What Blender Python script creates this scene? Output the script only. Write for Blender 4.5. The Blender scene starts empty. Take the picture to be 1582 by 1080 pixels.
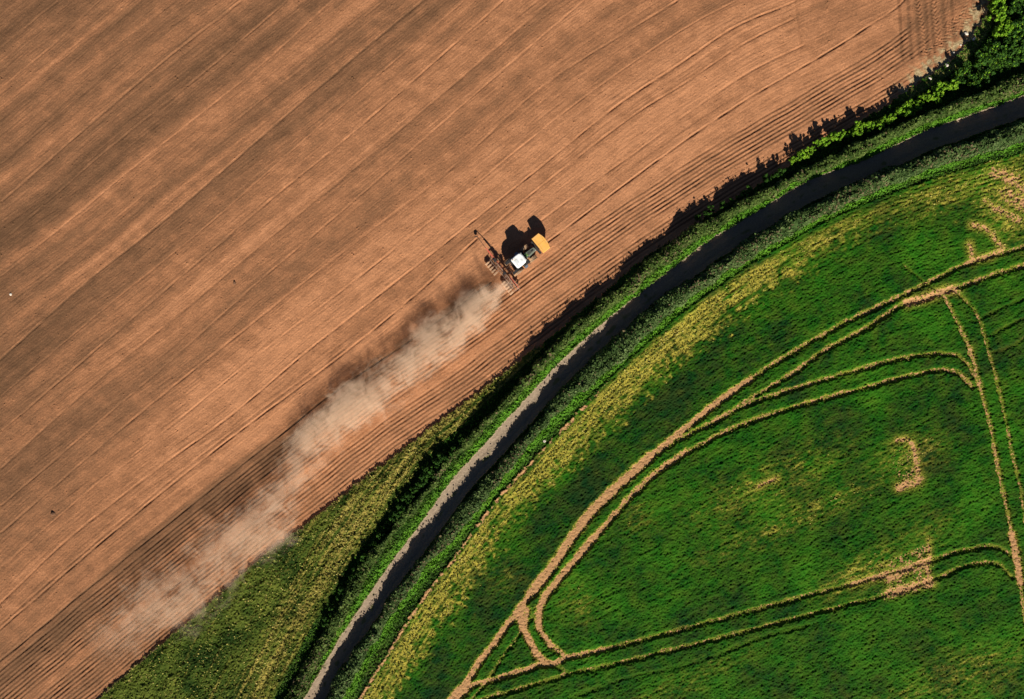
import bpy, bmesh, math, random
import numpy as np
from mathutils import Vector, Matrix

# ------------------------------------------------------------------ camera, sky, sun, exposure
scene = bpy.context.scene
COL = scene.collection
H = 110.0                       # flying height of the drone
PX = 0.1                        # metres of ground per photo pixel
cam_d = bpy.data.cameras.new("camera")
cam_d.sensor_width = 36.0
cam_d.lens = 36.0 * H / 158.2
cam_d.clip_start = 1.0
cam_d.clip_end = 6000.0
cam = bpy.data.objects.new("camera", cam_d)
COL.objects.link(cam)
cam.location = (0, 0, H)
cam.rotation_euler = (0, 0, 0)
scene.camera = cam

SUN_EL, SUN_AZ = math.radians(33), math.radians(168.5)     # azimuth clockwise from +Y
world = bpy.data.worlds.new("World")
scene.world = world
world.use_nodes = True
wn = world.node_tree.nodes
sky = wn.new("ShaderNodeTexSky")
sky.sky_type = 'NISHITA'
sky.sun_disc = False
sky.sun_elevation = SUN_EL
sky.sun_rotation = SUN_AZ
sky.air_density = .4
sky.dust_density = .0
world.node_tree.links.new(sky.outputs[0], wn["Background"].inputs[0])
wn["Background"].inputs[1].default_value = 0.05
sun_d = bpy.data.lights.new("sun", 'SUN')
sun_d.energy = 5.0
sun_d.angle = math.radians(0.5)
sun_d.color = (1.0, 0.92, 0.78)
sun = bpy.data.objects.new("sun", sun_d)
COL.objects.link(sun)
sv = Vector((math.sin(SUN_AZ) * math.cos(SUN_EL), math.cos(SUN_AZ) * math.cos(SUN_EL), math.sin(SUN_EL)))
sun.rotation_euler = sv.to_track_quat('Z', 'Y').to_euler()
sun.location = (10, -60, 60)
scene.view_settings.view_transform = 'Standard'
scene.view_settings.look = 'None'
scene.view_settings.exposure = 0.6
scene.view_settings.gamma = 1.0
scene.cycles.volume_bounces = 2
scene.cycles.max_bounces = 6

rng = np.random.default_rng(7)
random.seed(7)

# ------------------------------------------------------------------ helpers
def tag(o, label=None, cat=None, group=None, kind=None):
    if label: o["label"] = label
    if cat: o["category"] = cat
    if group: o["group"] = group
    if kind: o["kind"] = kind
    return o

def W(p, h=0.0):
    """photo pixel -> world point that stands at height h"""
    k = PX * (H - h) / H
    return np.array(((p[0] - 791.0) * k, (540.0 - p[1]) * k))

def smooth_curve(pts, h=0.0, step=1.0, ext=0.0):
    """Catmull-Rom through photo pixels, world metres, evenly densified"""
    P = np.array([W(p, h) for p in pts])
    if ext:
        a = P[0] + (P[0] - P[1]) / np.linalg.norm(P[0] - P[1]) * ext
        b = P[-1] + (P[-1] - P[-2]) / np.linalg.norm(P[-1] - P[-2]) * ext
        P = np.vstack([a, P, b])
    Q = np.vstack([2 * P[0] - P[1], P, 2 * P[-1] - P[-2]])
    out = []
    for i in range(1, len(Q) - 2):
        p0, p1, p2, p3 = Q[i - 1], Q[i], Q[i + 1], Q[i + 2]
        n = max(1, int(np.linalg.norm(p2 - p1) / step))
        d = [max(1e-3, np.linalg.norm(b - a) ** 0.5) for a, b in ((p0, p1), (p1, p2), (p2, p3))]
        t = np.linspace(0, 1, n, endpoint=False)[:, None]
        m1 = ((p1 - p0) / d[0] - (p2 - p0) / (d[0] + d[1]) + (p2 - p1) / d[1]) * d[1]
        m2 = ((p2 - p1) / d[1] - (p3 - p1) / (d[1] + d[2]) + (p3 - p2) / d[2]) * d[1]
        out.append((2*t**3 - 3*t**2 + 1) * p1 + (t**3 - 2*t**2 + t) * m1 + (-2*t**3 + 3*t**2) * p2 + (t**3 - t**2) * m2)
    out.append(P[-1:])
    return np.vstack(out)

def sstep(a, b, x):
    t = np.clip((x - a) / (b - a), 0, 1)
    return t * t * (3 - 2 * t)

def axis(core, far, step):
    a = list(np.arange(0, core + step / 2, step))
    s = step
    while a[-1] < far:
        s *= 1.12
        a.append(a[-1] + s)
    a = np.array(a)
    return np.concatenate([-a[:0:-1], a])

XS, YS = axis(84, 150, 0.1), axis(58, 120, 0.1)
NX, NY = len(XS), len(YS)
X, Y = np.meshgrid(XS, YS)
X = X.astype(np.float32); Y = Y.astype(np.float32)

CXS = np.arange(XS[0] - 1, XS[-1] + 1.5, 0.5); CYS = np.arange(YS[0] - 1, YS[-1] + 1.5, 0.5)
fi = (XS - CXS[0]) / 0.5; fj = (YS - CYS[0]) / 0.5
i0 = fi.astype(int); j0 = fj.astype(int); ti = (fi - i0)[None, :]; tj = (fj - j0)[:, None]

def sdist(curve):
    """signed distance to a long curve; positive on its lower-right side"""
    gx, gy = np.meshgrid(CXS, CYS)
    best = np.full(gx.shape, 1e9); sg = np.ones(gx.shape)
    c = curve[::2] if len(curve) > 120 else curve
    for a, b in zip(c[:-1], c[1:]):
        d = b - a; L2 = d @ d
        if L2 < 1e-9: continue
        t = np.clip(((gx - a[0]) * d[0] + (gy - a[1]) * d[1]) / L2, 0, 1)
        ex = gx - a[0] - t * d[0]; ey = gy - a[1] - t * d[1]
        q = ex * ex + ey * ey
        m = q < best - 1e-9
        best[m] = q[m]
        sg[m] = np.where(d[0] * ey[m] - d[1] * ex[m] > 0, -1, 1)
    s = np.sqrt(best) * sg
    r0 = s[j0][:, i0] * (1 - ti) + s[j0][:, i0 + 1] * ti
    r1 = s[j0 + 1][:, i0] * (1 - ti) + s[j0 + 1][:, i0 + 1] * ti
    return (r0 * (1 - tj) + r1 * tj).astype(np.float32)

def near(curve, R):
    """exact distance to a thin line within R; also which side and how far along (0..1)"""
    D = np.full((NY, NX), R, np.float32); S = np.zeros((NY, NX), np.float32); A = np.zeros((NY, NX), np.float32)
    n = len(curve) - 1
    for k, (a, b) in enumerate(zip(curve[:-1], curve[1:])):
        x0, x1 = np.searchsorted(XS, (min(a[0], b[0]) - R, max(a[0], b[0]) + R))
        y0, y1 = np.searchsorted(YS, (min(a[1], b[1]) - R, max(a[1], b[1]) + R))
        if x1 <= x0 or y1 <= y0: continue
        d = b - a; L2 = d @ d
        gx = X[y0:y1, x0:x1]; gy = Y[y0:y1, x0:x1]
        t = np.clip(((gx - a[0]) * d[0] + (gy - a[1]) * d[1]) / L2, 0, 1)
        ex = gx - a[0] - t * d[0]; ey = gy - a[1] - t * d[1]
        q = np.sqrt(ex * ex + ey * ey)
        m = q < D[y0:y1, x0:x1]
        D[y0:y1, x0:x1][m] = q[m]
        S[y0:y1, x0:x1][m] = np.where(d[0] * ey - d[1] * ex > 0, -1, 1)[m]
        A[y0:y1, x0:x1][m] = ((k + t) / n)[m]
    return D, S, A

_fy = np.fft.fftfreq(1024)[:, None]; _fx = np.fft.rfftfreq(1024)[None, :]
def tile(lx, ly=None, seed=0, sharp=False):
    """1024 x 1024 periodic noise whose blobs are lx by ly cells; mean 0, deviation 1"""
    ly = ly or lx
    w = np.random.default_rng(seed).standard_normal((1024, 1024))
    k = (_fx * lx) ** 2 + (_fy * ly) ** 2
    f = np.exp(-3.0 * k) if not sharp else np.exp(-3.0 * k) * (k + 0.02)
    n = np.fft.irfft2(np.fft.rfft2(w) * f, s=(1024, 1024))
    return ((n - n.mean()) / n.std()).astype(np.float32)

def look(T, u, v):
    """bilinear look-up of a tile at cell coordinates u (columns), v (rows)"""
    fu = np.floor(u); fv = np.floor(v)
    a = (u - fu).astype(np.float32); b = (v - fv).astype(np.float32)
    iu = fu.astype(np.int32) & 1023; iv = fv.astype(np.int32) & 1023
    iu1 = (iu + 1) & 1023; iv1 = (iv + 1) & 1023
    return (T[iv, iu] * (1 - a) + T[iv, iu1] * a) * (1 - b) + (T[iv1, iu] * (1 - a) + T[iv1, iu1] * a) * b

def noise(lam, seed, u=None, v=None, lv=None, sharp=False, cell=None):
    """noise of blob size lam metres (lv along v) over the coordinates u, v"""
    u = X if u is None else u; v = Y if v is None else v
    lv = lv or lam
    cu, cv = lam / 6.0, lv / 6.0
    return look(tile(6, 6, seed, sharp), u / cu + 37.3 * seed, v / cv + 11.7 * seed)

def ridge_noise(lam, seed):
    a = 0.6
    xr = X * math.cos(a) + Y * math.sin(a); yr = -X * math.sin(a) + Y * math.cos(a)
    return noise(lam, seed, xr, yr)

# ------------------------------------------------------------------ the curves of the place (photo pixels)
FE = [(60,1165),(150,1080),(230,1010),(330,925),(404,859),(460,818),(519,773),(571,731),(627,690),(691,640),(735,608),(775,578),(812,548),
      (850,522),(890,487),(940,447),(990,402),(1040,368),(1090,336),(1150,300),(1215,258),(1270,224),(1330,186),(1370,162),(1411,132),(1454,105),(1485,80),
      (1509,48),(1522,26),(1530,0),(1534,-60),(1536,-160)]
YH = [(400,1120),(421,1078),(452,1020),(481,964),(510,921),(534,878),(570,827),(590,796),(617,760),(645,725),(673,688),(714,655),(747,622),(780,590),(812,560)]
H1L = [(400,1150),(437,1085),(462,1040),(495,984),(522,935),(534,909),(563,866),(592,834),(627,790),(651,760),(682,720),(716,681),(751,645),(788,604),
       (818,574),(858,528),(894,492),(935,461),(974,431),(1005,401),(1061,357),(1105,334),(1133,316),(1172,297),(1217,275),(1258,256),(1330,220),(1400,188),(1450,168),(1500,150),(1545,128),(1590,108),(1700,60)]
H1R = [(440,1150),(464,1085),(486,1040),(520,980),(548,925),(580,868),(622,812),(660,765),(690,725),(735,680),(770,643),(808,602),(868,540),(903,510),(950,472),(1005,428),(1061,384),
       (1098,360),(1140,334),(1180,312),(1235,281),(1328,240),(1430,189),(1485,171),(1541,153),(1582,137),(1700,90)]
LL = [(430,1150),(471,1078),(500,1027),(536,969),(568,921),(597,878),(638,825),(673,777),(701,738),(742,694),(758,676),(788,643),(825,602),(884,541),(922,508),
      (953,481),(1001,444),(1061,398),(1102,366),(1124,354),(1180,321),(1226,292),(1281,266),(1332,249),(1380,226),(1433,200),(1463,191),(1513,172),(1556,159),(1582,148),(1700,100)]
H2L = [(470,1140),(515,1056),(573,972),(616,904),(662,851),(673,833),(710,788),(742,749),(777,713),(810,676),(844,632),(877,591),(922,550),(968,509),(1005,476),(1061,435),
       (1102,411),(1180,354),(1235,325),(1291,297),(1332,277),(1383,257),(1456,232),(1550,196),(1582,184),(1700,140)]
H2R = [(490,1150),(536,1068),(577,993),(621,928),(662,875),(700,832),(742,783),(790,723),(829,676),(862,641),(918,591),(960,555),(1003,516),(1061,464),(1102,435),(1160,398),
       (1226,360),(1254,342),(1332,303),(1383,281),(1467,250),(1550,226),(1582,218),(1700,180)]
CE = [(520,1140),(553,1079),(568,1054),(587,1025),(609,989),(633,950),(662,908),(695,866),(730,818),(770,765),(830,700),(865,664),(900,625),(955,570),(1011,520),(1060,478),(1100,449),(1160,408),
      (1220,372),(1254,352),(1332,317),(1383,297),(1467,268),(1550,244),(1582,236),(1700,200)]
YR = [(560,1150),(590,1075),(650,985),(695,920),(735,862),(780,800),(830,748),(880,700),(955,622),(1030,555),(1060,530),(1110,490),(1160,452),(1210,418),(1260,388),(1340,348),(1400,328),(1480,310),(1540,300),(1700,260)]
STRONG = [(-60,985),(0,930),(100,835),(240,725),(350,645),(475,540),(530,497),(705,360),(830,260),(955,160),(1060,90),(1135,42),(1225,0),(1330,-50)]
ROWS = [(-120,1115),(0,1010),(150,887),(300,765),(430,662),(530,585),(640,492),(750,404),(800,440),(860,396),(930,345),(1060,252),(1160,185),(1270,125),(1345,82),(1396,46),(1408,20),(1400,-20),(1385,-120)]
ROWBASE = [(-120,1115),(0,1010),(150,887),(300,765),(430,662),(530,585),(640,510),(720,452),(790,400),(860,348),(930,300),(1060,215),(1160,155),(1270,90),(1345,45),(1400,0),(1415,-60),(1410,-150)]
SEAMS = [  # (points, strength)
 ([(0,70),(85,0)],.5), ([(0,132),(70,75),(150,0)],.5), ([(0,190),(110,95),(215,0)],.3), ([(0,250),(140,130),(290,0)],.35),
 ([(0,310),(125,200),(260,85),(370,0)],1.), ([(0,372),(175,220),(325,100),(440,0)],.6), ([(0,425),(225,240),(400,100),(510,0)],.5),
 ([(0,485),(250,275),(530,50),(590,0)],.4), ([(-30,580),(25,530),(125,440),(275,320),(425,190),(530,100),(650,0)],.9),
 ([(0,610),(175,462),(300,362),(530,160),(715,0)],.5), ([(0,665),(145,540),(250,450),(425,300),(530,215),(680,85),(775,0)],1.),
 ([(0,722),(140,595),(280,480),(405,375),(530,272),(745,90),(850,0)],.6), ([(0,780),(170,635),(280,540),(400,432),(530,322),(720,155),(900,0)],.7),
 ([(0,822),(200,650),(330,545),(530,387),(695,260),(840,130),(980,40),(1045,0)],.8), ([(0,875),(150,745),(265,655),(400,545),(530,445),(730,287),(780,245),(900,150),(1060,40),(1135,0)],.7),
 ([(980,40),(1020,14),(1060,-10)],.6),
 ([(-60,985),(0,930),(100,835),(240,725),(350,645),(475,540),(530,497),(705,360),(830,260),(955,160),(1060,90),(1135,40),(1228,0)],1.3),
 ([(-60,1020),(0,970),(175,820),(350,680),(530,545),(640,455),(735,368)],1.8), ([(-60,1014),(0,962),(175,812),(350,671),(530,538)],.6),
 ([(741,365),(794,320),(875,255),(980,175),(1060,125),(1145,68),(1230,24)],1.),
 ([(833,341),(861,320),(930,270),(1000,220),(1060,175),(1160,108),(1241,68)],.8),
 ([(838,378),(860,362),(960,287),(1060,214),(1160,148),(1225,110),(1300,66),(1355,30),(1380,14),(1396,0),(1420,-30)],2.1),
 ([(1228,-10),(1234,30),(1241,72)],.6), ([(1350,-5),(1356,30),(1361,60)],.5), ([(1310,-5),(1322,70)],.15),
 ([(470,495),(478,508),(486,520)],.4)]
TRACKS = [  # (points, half width m, bareness)
 ([(690,1100),(704,1076),(721,1054),(741,1021),(762,995),(780,969),(801,943),(819,917),(848,882),(880,835),(910,795),(955,750),(1005,705),(1060,660),(1100,628),(1135,602),(1160,585)],.50,1.),
 ([(1135,602),(1185,568),(1230,540),(1310,495),(1385,460),(1435,435),(1500,405),(1582,380),(1660,350)],.36,.66),
 ([(819,917),(848,882),(880,835),(910,795),(955,750),(1005,705)],.78,1.),
 ([(1005,705),(1060,672),(1115,645),(1160,615),(1225,575),(1275,540),(1340,505),(1390,472),(1430,462),(1460,450),(1485,442),(1530,426),(1582,410),(1660,385)],.36,.66),
 ([(1100,650),(1160,622),(1235,597),(1310,575),(1385,555),(1450,546),(1480,551),(1500,572),(1512,600)],.32,.62),
 ([(875,1015),(856,1000),(841,984),(832,967),(832,950),(838,928),(854,906),(875,882),(900,850),(940,805),(980,760),(1020,725),(1060,698)],.42,.92),
 ([(1060,698),(1135,660),(1220,630),(1310,605),(1410,579),(1460,571),(1485,580),(1500,598)],.33,.66),
 ([(832,967),(832,950),(838,928),(854,906),(880,874),(920,828)],.55,.95),
 ([(801,943),(808,968),(819,991),(830,1011),(843,1024)],.52,.95),
 ([(805,940),(808,955),(812,940),(808,970)],.7,.9),
 ([(1453,450),(1468,478),(1482,505),(1497,540),(1510,585),(1527,650),(1540,720),(1555,790),(1567,850),(1580,935),(1590,1000)],.34,.66),
 ([(1562,825),(1569,858),(1575,900)],.62,.95),
 ([(1472,446),(1492,466),(1510,490),(1525,540),(1545,615),(1560,690),(1575,755),(1584,810),(1600,900)],.27,.53),
 ([(704,1076),(721,1061),(752,1052),(790,1041),(840,1024),(856,1024),(875,1015),(901,1010),(942,1000)],.36,.9),
 ([(942,1000),(980,990),(1060,969),(1160,942),(1260,915),(1300,905),(1370,885),(1435,865),(1485,850),(1535,844),(1565,858)],.30,.53),
 ([(690,1095),(704,1076),(722,1060)],.9,1.),
 ([(700,1092),(749,1078),(808,1061),(845,1050),(882,1039),(942,1026),(1060,997),(1185,965),(1280,940),(1360,920),(1435,897),(1495,872),(1540,870),(1562,892)],.28,.52),
 ([(880,1076),(960,1048),(1060,1025),(1120,1005),(1185,980),(1260,962)],.22,.12),
 ([(728,1080),(754,1049),(777,1013),(804,976),(825,950)],.2,.5),
 ([(856,1026),(870,1034),(884,1040)],.22,.4),
 ([(1582,460),(1540,478),(1500,496)],.2,.2), ([(1582,490),(1550,505),(1528,518)],.2,.2), ([(1582,520),(1560,535),(1530,545)],.2,.2),
 ([(1395,410),(1440,445),(1455,452)],.2,.25),
 ([(1400,468),(1430,460),(1458,450),(1475,448)],.7,-.85),
 ([(1385,680),(1398,678),(1408,686),(1412,700),(1415,722),(1419,744)],.45,-.6), ([(1388,752),(1405,746),(1418,740)],.75,-.8),
 ([(1168,752),(1185,744),(1200,738)],.35,-.6),
 ([(1370,893),(1400,880),(1432,866)],.75,-.75), ([(1372,915),(1400,908),(1434,896)],.9,-.7), ([(1434,862),(1430,880),(1437,902)],.45,-.6), ([(1310,903),(1350,892),(1372,884)],.5,-.5),
 ([(1433,833),(1434,866)],.3,-.4), ([(1374,890),(1376,915)],.3,.4), ([(1385,890),(1387,915)],.3,.4),
 ([(1499,349),(1522,354),(1536,371),(1547,384)],.6,-.45), ([(1496,378),(1498,390),(1501,404)],.5,-.4), ([(1500,404),(1520,398),(1545,388)],.6,-.5),
 ([(1536,268),(1552,272),(1570,282),(1582,292),(1610,300)],1.3,-.55), ([(1555,300),(1582,318),(1610,330)],1.6,-.5), ([(1536,322),(1556,333),(1570,340)],.8,-.4), ([(1520,310),(1540,325)],.5,-.3)]

c = {k: smooth_curve(v, 0.0, 1.5, 60) for k, v in dict(FE=FE, YH=YH, LL=LL, CE=CE, YR=YR, ST=STRONG, RB=ROWBASE, H1R=H1R, H2R=H2R, H2L=H2L, H1L=H1L).items()}
sd = {k: sdist(v) for k, v in c.items()}

# ------------------------------------------------------------------ masks
n_edge = noise(.5, 1) * .12 + noise(.15, 2) * .12
fe = sd['FE'] + n_edge * .8
ll = sd['LL'] + noise(1.5, 3) * .04 + noise(.3, 4) * .05
ce = sd['CE'] + n_edge * .6
LANE_W = 3.1
is_field = fe < 0
is_lane = (ll > 0) & (ll < LANE_W)
is_crop = ce > 0
is_verge = ~(is_field | is_lane | is_crop)
yh = sd['YH']
is_margin = is_verge & (yh < 0.2) & (X < 5)
corner = sstep(60, 64, X) * sstep(33, 38, Y)            # dry stony headland corner of the field

U = sd['ST']
V = X * .77 + Y * .64
dirn = noise(.22, 10, sharp=True)

# --- tilled soil: heights
fine = noise(.10, 11) * .6 + noise(.17, 12) * .4
zf = fine * .014 + noise(.6, 13) * .004 + noise(9, 14) * .03
clod = noise(.16, 15)
zf += np.clip(clod - 2.2, 0, 2) * .10
zf += noise(.10, 16, U, V, 3.0) * .010 + .003 * np.sin(U * 2 * math.pi / .62 + noise(2, 69)) * np.clip(noise(2, 70, U, V, 12), 0, 1.5)
seam_d = np.zeros((NY, NX), np.float32); seam_dark = seam_d.copy(); seam_l = seam_d.copy()
for k, (pts, s) in enumerate(SEAMS):
    cv = smooth_curve(pts, 0, 1.0)
    D, S, A = near(cv, 1.2)
    wob = .8 + .3 * np.clip(noise(1.5, 40 + k), -1.6, 1.4)
    sD = D * S
    zf += min(s, 1.6) * wob * (.026 * np.exp(-((sD + .12) / .13) ** 2) - .10 * np.exp(-((sD - .14) / .13) ** 2))
    seam_dark = np.maximum(seam_dark, np.clip(s - .5, 0, 1.6) * wob * np.exp(-((sD - .14) / .15) ** 2))
    seam_l = np.maximum(seam_l, min(s, 1.2) * wob * np.exp(-((sD + .10) / .11) ** 2))  # lit ridge and shaded groove of each seam, painted into the soil tone
    seam_d = np.maximum(seam_d, s * wob * np.exp(-(D / .2) ** 2))
# rows left by the seed drill
rb = sd['RB']
ru = rb + noise(4, 17) * .04
lead = V - (-.1 * .77 + 13.0 * .64)                     # how far ahead of the tractor a point lies
R0 = 2.95
behind = (V < 4.2)
row_in = sstep(-.15, .1, np.where(behind, ru - .25 * (1 - sstep(-30, 2, V)), ru - R0))
per = .585
ph = ru / per
gi = np.floor(ph)
rk = np.sin(gi * 12.9898) * 43758.5453
rk = rk - np.floor(rk)
amp = np.where(rk < .16, .15, .55 + .6 * rk)
fr = ph - gi - .5
groove = np.exp(-(fr / .23) ** 2) * amp
upper_right = sstep(59, 63, X) * sstep(34, 41, Y - (X - 60) * .1)
track_zone = sstep(1400, 1412, X * 10 + 791 - (Y * 10 - 540) * .0) * sstep(455, 475, Y * 10 - (X * 10 - 640) * .05)
end_fade = 1 - sstep(-.9, -.3, sd['FE'] + corner * 3.0)
row_amt = row_in * is_field * end_fade * (1 - .75 * track_zone)
zf += row_amt * (-.14 * groove) * (.85 + .2 * np.clip(noise(2, 19), -1.5, 1.5))
# wheel and lug marks where the tractor turns on the headland
vx = X + (Y - 50) * .07; vert_m = np.zeros((NY, NX), np.float32)
for cxp, wd in ((60.2, .22), (61.6, .25), (62.9, .3), (64.3, .3), (65.2, .2), (67.0, .3), (68.4, .25), (71.8, .25), (73.0, .22)):
    D = np.abs(vx - cxp)
    m = np.exp(-(D / wd) ** 2) * sstep(44 + (cxp % 1) * 2 - (cxp - 60) * .5, 46 + (cxp % 1) * 2 - (cxp - 60) * .5, Y) * (X < 73.6)
    zf -= .17 * m * is_field; vert_m = np.maximum(vert_m, m)
for pts, wd in (([(1418,0),(1428,40),(1432,62),(1434,80)],.42), ([(1445,0),(1450,40),(1458,70),(1470,76)],.42), ([(1500,-10),(1480,30),(1462,52),(1442,70),(1428,80)],.42),
                ([(1510,5),(1490,35),(1470,52),(1455,66)],.42), ([(1530,-20),(1500,14),(1478,28),(1460,40)],.42)):
    D, S, A = near(smooth_curve(pts, 0, .6), 1.0)
    L = A * 9.0
    chev = np.sin((L + D * 1.1) * 2 * math.pi / .6)
    zf += np.where(D < wd + .1, (.05 * chev - .02) * (1 - sstep(wd - .1, wd + .1, D)), 0) * is_field

# --- crop
tone_crop = noise(4, 20) * .5 + noise(1.5, 21, X * .9 + Y * .45, -X * .45 + Y * .9, .6) * .22
bare = np.zeros((NY, NX), np.float32); press = np.zeros((NY, NX), np.float32); tdry = np.zeros((NY, NX), np.float32)
jit = noise(.14, 22) * .09 + noise(.8, 23) * .06
for k, (pts, wd, st) in enumerate(TRACKS):
    worn = st < 0; st = abs(st)
    D, S, A = near(smooth_curve(pts, 0, .8), 2.6)
    wd = wd * (.84 if abs(st) > .7 else .70)
    q = D + jit
    m = 1 - sstep(wd * .75, wd * 1.25 + .05, q)
    bv = noise(.18, 160 + k)
    if worn:                                             # thin, patchy growth rather than a wheel track
        m = np.exp(-(D / wd) ** 2 * .8)
        bare = np.maximum(bare, np.clip(m * (st + .2 + .55 * bv) , 0, 1) * .9)
        tdry = np.maximum(tdry, np.exp(-(D / (wd + .6)) ** 2) * .6); press = np.maximum(press, m * np.clip(.4 + .5 * bv, 0, 1) * .5)
        continue
    bare = np.maximum(bare, m * np.clip((st - .45) * 2.0 + .42 * bv, 0, 1))
    tdry = np.maximum(tdry, (1 - sstep(wd * .9, wd * 1.6 + .25, q)) * min(1, st + .1) * .58)
    press = np.maximum(press, (1 - sstep(wd, wd + .35, q)) * min(1., st + .35))
    if st >= .45:
        halo = np.exp(-(np.maximum(D - wd, 0) / .55) ** 2)  # sunlit crop wall beside the track, painted as a lighter fringe
    else:
        halo = 0
    press = np.maximum(press, 0)
    if st >= .45:
        tone_crop = tone_crop + halo * .4
bare = bare * is_crop
edge_track = (1 - sstep(.15, .38, np.abs(ce - .25) + jit)) * (1 - sstep(8, 20, X)) * np.clip(.65 + .35 * noise(.5, 24), 0, 1)
bare = np.maximum(bare, edge_track * is_crop)
yr = sd['YR']
dry = sstep(-.2, 1.6, ce) * (1 - sstep(-2.4, 3.6, yr + noise(.5, 25) * 1.0)) * (1 + .25 * noise(.35, 65, sd['CE'], V, 4) + .15 * noise(.5, 66))
dry_len = .82 - .52 * sstep(28, 62, X) + .05 * noise(5, 26)
dry = dry * dry_len
PXx = X * 10 + 791; PYy = 540 - Y * 10                   # photo pixels of the ground, to place the thin patches
def patch(x0, x1, yt, st_, yb, sb, amt):
    a = sstep(x0, x1 - 20, PXx) * (1 - sstep(x1, x1 + 4, PXx)) * sstep(0, 6, PYy - (yt + (x1 - PXx) * st_)) * (1 - sstep(0, 6, PYy - (yb + (x1 - PXx) * sb)))
    return a * amt
thin_ = patch(1290, 1436, 833, .42, 906, .27, .42) + patch(1340, 1420, 672, .5, 742, .36, .28) + patch(1180, 1300, 735, .2, 765, .2, .12)
thin_n = np.clip(thin_ * (1.0 + .9 * noise(.16, 72) + .4 * noise(.6, 73)), 0, 1)
bare = np.maximum(bare, np.clip(thin_n - .15, 0, .8) * is_crop)
tone_crop = tone_crop + thin_ * 1.5; press = np.maximum(press, thin_n * .6)
dry = np.maximum(dry, tdry * is_crop)
# scattered paler patches inside the field
for (px_, py_, rx, ry, st) in ((1190,745,15,4.5,.24), (1400,705,7,4,.28), (1450,300,9,3,.35), (1555,300,6,7,.5), (1480,1050,16,5,.24), (1340,880,9,3,.35),
                               (890,930,3,4,.25), (1240,795,20,2.5,.25), (1430,820,7,4,.2), (985,800,4,3,.2), (1060,1050,14,3,.18), (780,890,4,4,.15)):
    w = W((px_, py_)); a = .42
    dx = (X - w[0]) * math.cos(a) + (Y - w[1]) * math.sin(a); dy = -(X - w[0]) * math.sin(a) + (Y - w[1]) * math.cos(a)
    dry = np.maximum(dry, st * np.exp(-(dx / rx) ** 2 - (dy / ry) ** 2) * (1 + .45 * noise(1.0, 27, X * .9 + Y * .45, -X * .45 + Y * .9, .3) + .3 * noise(.3, 67)))
tone_crop = tone_crop - 1.1 * sstep(2, 4, yr) * (1 - sstep(8, 11, yr)) * (1 - sstep(20, 50, X))
cu, cv2 = X * .88 + Y * .47, -X * .47 + Y * .88           # drilling direction of the crop
by_edge = (sd['YR'] < 11) & (sd['YR'] > -20)
clump = noise(.17, 28, cu, cv2, .15); clump2 = np.where(by_edge, noise(.7, 29, V, sd['YR'], .2), noise(.7, 29, cu, cv2, .3)); tiny = noise(.09, 30)
along = noise(4, 31, cu, cv2, .3)
rowsc = np.sin(sd['CE'] * 2 * math.pi / .62) * (1 - sstep(-1.0, 2.5, yr))
zc = .42 + .032 * clump + .026 * clump2 + .026 * tiny + .018 * along + .024 * noise(.13, 32) + .035 * rowsc + .03 * noise(2.2, 80)
zc = .42 + (zc - .42) * (1 - .93 * press)
zc = zc * (1 - .30 * dry) - .27 * press + .022 * tiny * press - .05 * press * np.clip(noise(.3, 75), 0, 2)
# --- rough grass and verges
zg = .22 + .05 * noise(.2, 34) + .04 * tiny + .05 * noise(.8, 35)
zm = .24 + .05 * noise(.18, 36) + .04 * tiny + .04 * noise(.6, 37)
mu = sd['YH']
zm += .05 * noise(.8, 38, mu, V, 7)
bank = 1 - sstep(.0, .5, np.maximum(-ll, ll - LANE_W))
zl = -.35 + .05 * np.abs((ll - LANE_W / 2)) ** 2 * .4 + noise(.5, 39) * .012 + fine * .012
zl = zl - .05 * np.exp(-((ll - .9) / .25) ** 2) - .05 * np.exp(-((ll - 2.4) / .25) ** 2)
Z = np.where(is_field, zf, np.where(is_crop, zc, np.where(is_lane, zl, np.where(is_margin, zm, zg))))
soft = sstep(0, .35, -fe) ; Z = np.where(is_field, Z, Z * sstep(-.1, 1.6, fe) + 0.0)
Z = Z.astype(np.float32)
Z[0, :] = Z[-1, :] = -.4; Z[:, 0] = Z[:, -1] = -.4

# --- soil tone: bands of drier and damper earth between the passes, plus painted shading
band = noise(1.1, 50, U, V, 60) * .65 + noise(3.2, 51, U, V, 90) * .75 + noise(.35, 52, U, V, 20) * .30 + noise(1.2, 53, U, V, 10) * .10 + noise(.14, 64, U, V, 6) * .14
# each pass of the cultivator left earth of its own dampness: one step of tone at every long seam
strip = np.full((NY, NX), .05, np.float32)
edges = [(4, .10), (5, -.08), (6, -.16), (8, .20), (9, -.05), (10, -.10), (11, .06), (12, .0), (13, .08), (14, -.10), (16, -.02)]
for k_, tv in edges:
    sdk = sdist(smooth_curve(SEAMS[k_][0], 0, 1.5, 60))
    strip = np.where(sdk > 0, tv, strip)
tone = .15 + strip + .09 * band
tone = tone + .36 * sstep(0, 60, -U) * (1 + .12 * noise(2, 55, U, V, 40)) + .06 * band * sstep(5, 50, -U) - .18 * sstep(-28, 0, U)
tone += .35 * sstep(30, 75, -V)
tone = np.where(rb > 0, tone * .75 - .05, tone)
tone += .28 * sstep(60, 61, X) * sstep(42, 50, Y) + .16 * (X > 44.2 + (Y - 50) * -.1) * (X < 60.5) * sstep(44, 47, Y)
dk = W((455, 640)); 
stain = .0
tone = tone - .22 * seam_l + .62 * row_amt * groove
tone += .08 * fine + .50 * np.exp(-((rb - 2.0) / 2.8) ** 2) * (1 - sstep(2, 6.5, V)) * (1 + .3 * noise(2, 68, U, V, 8)) * (rb > 0)  # damp fresh rows behind the drill, with the dust plume's shadow painted in
tone += .50 * seam_dark + .3 * vert_m
tone = np.clip(tone, -.2, 1.3)
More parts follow.
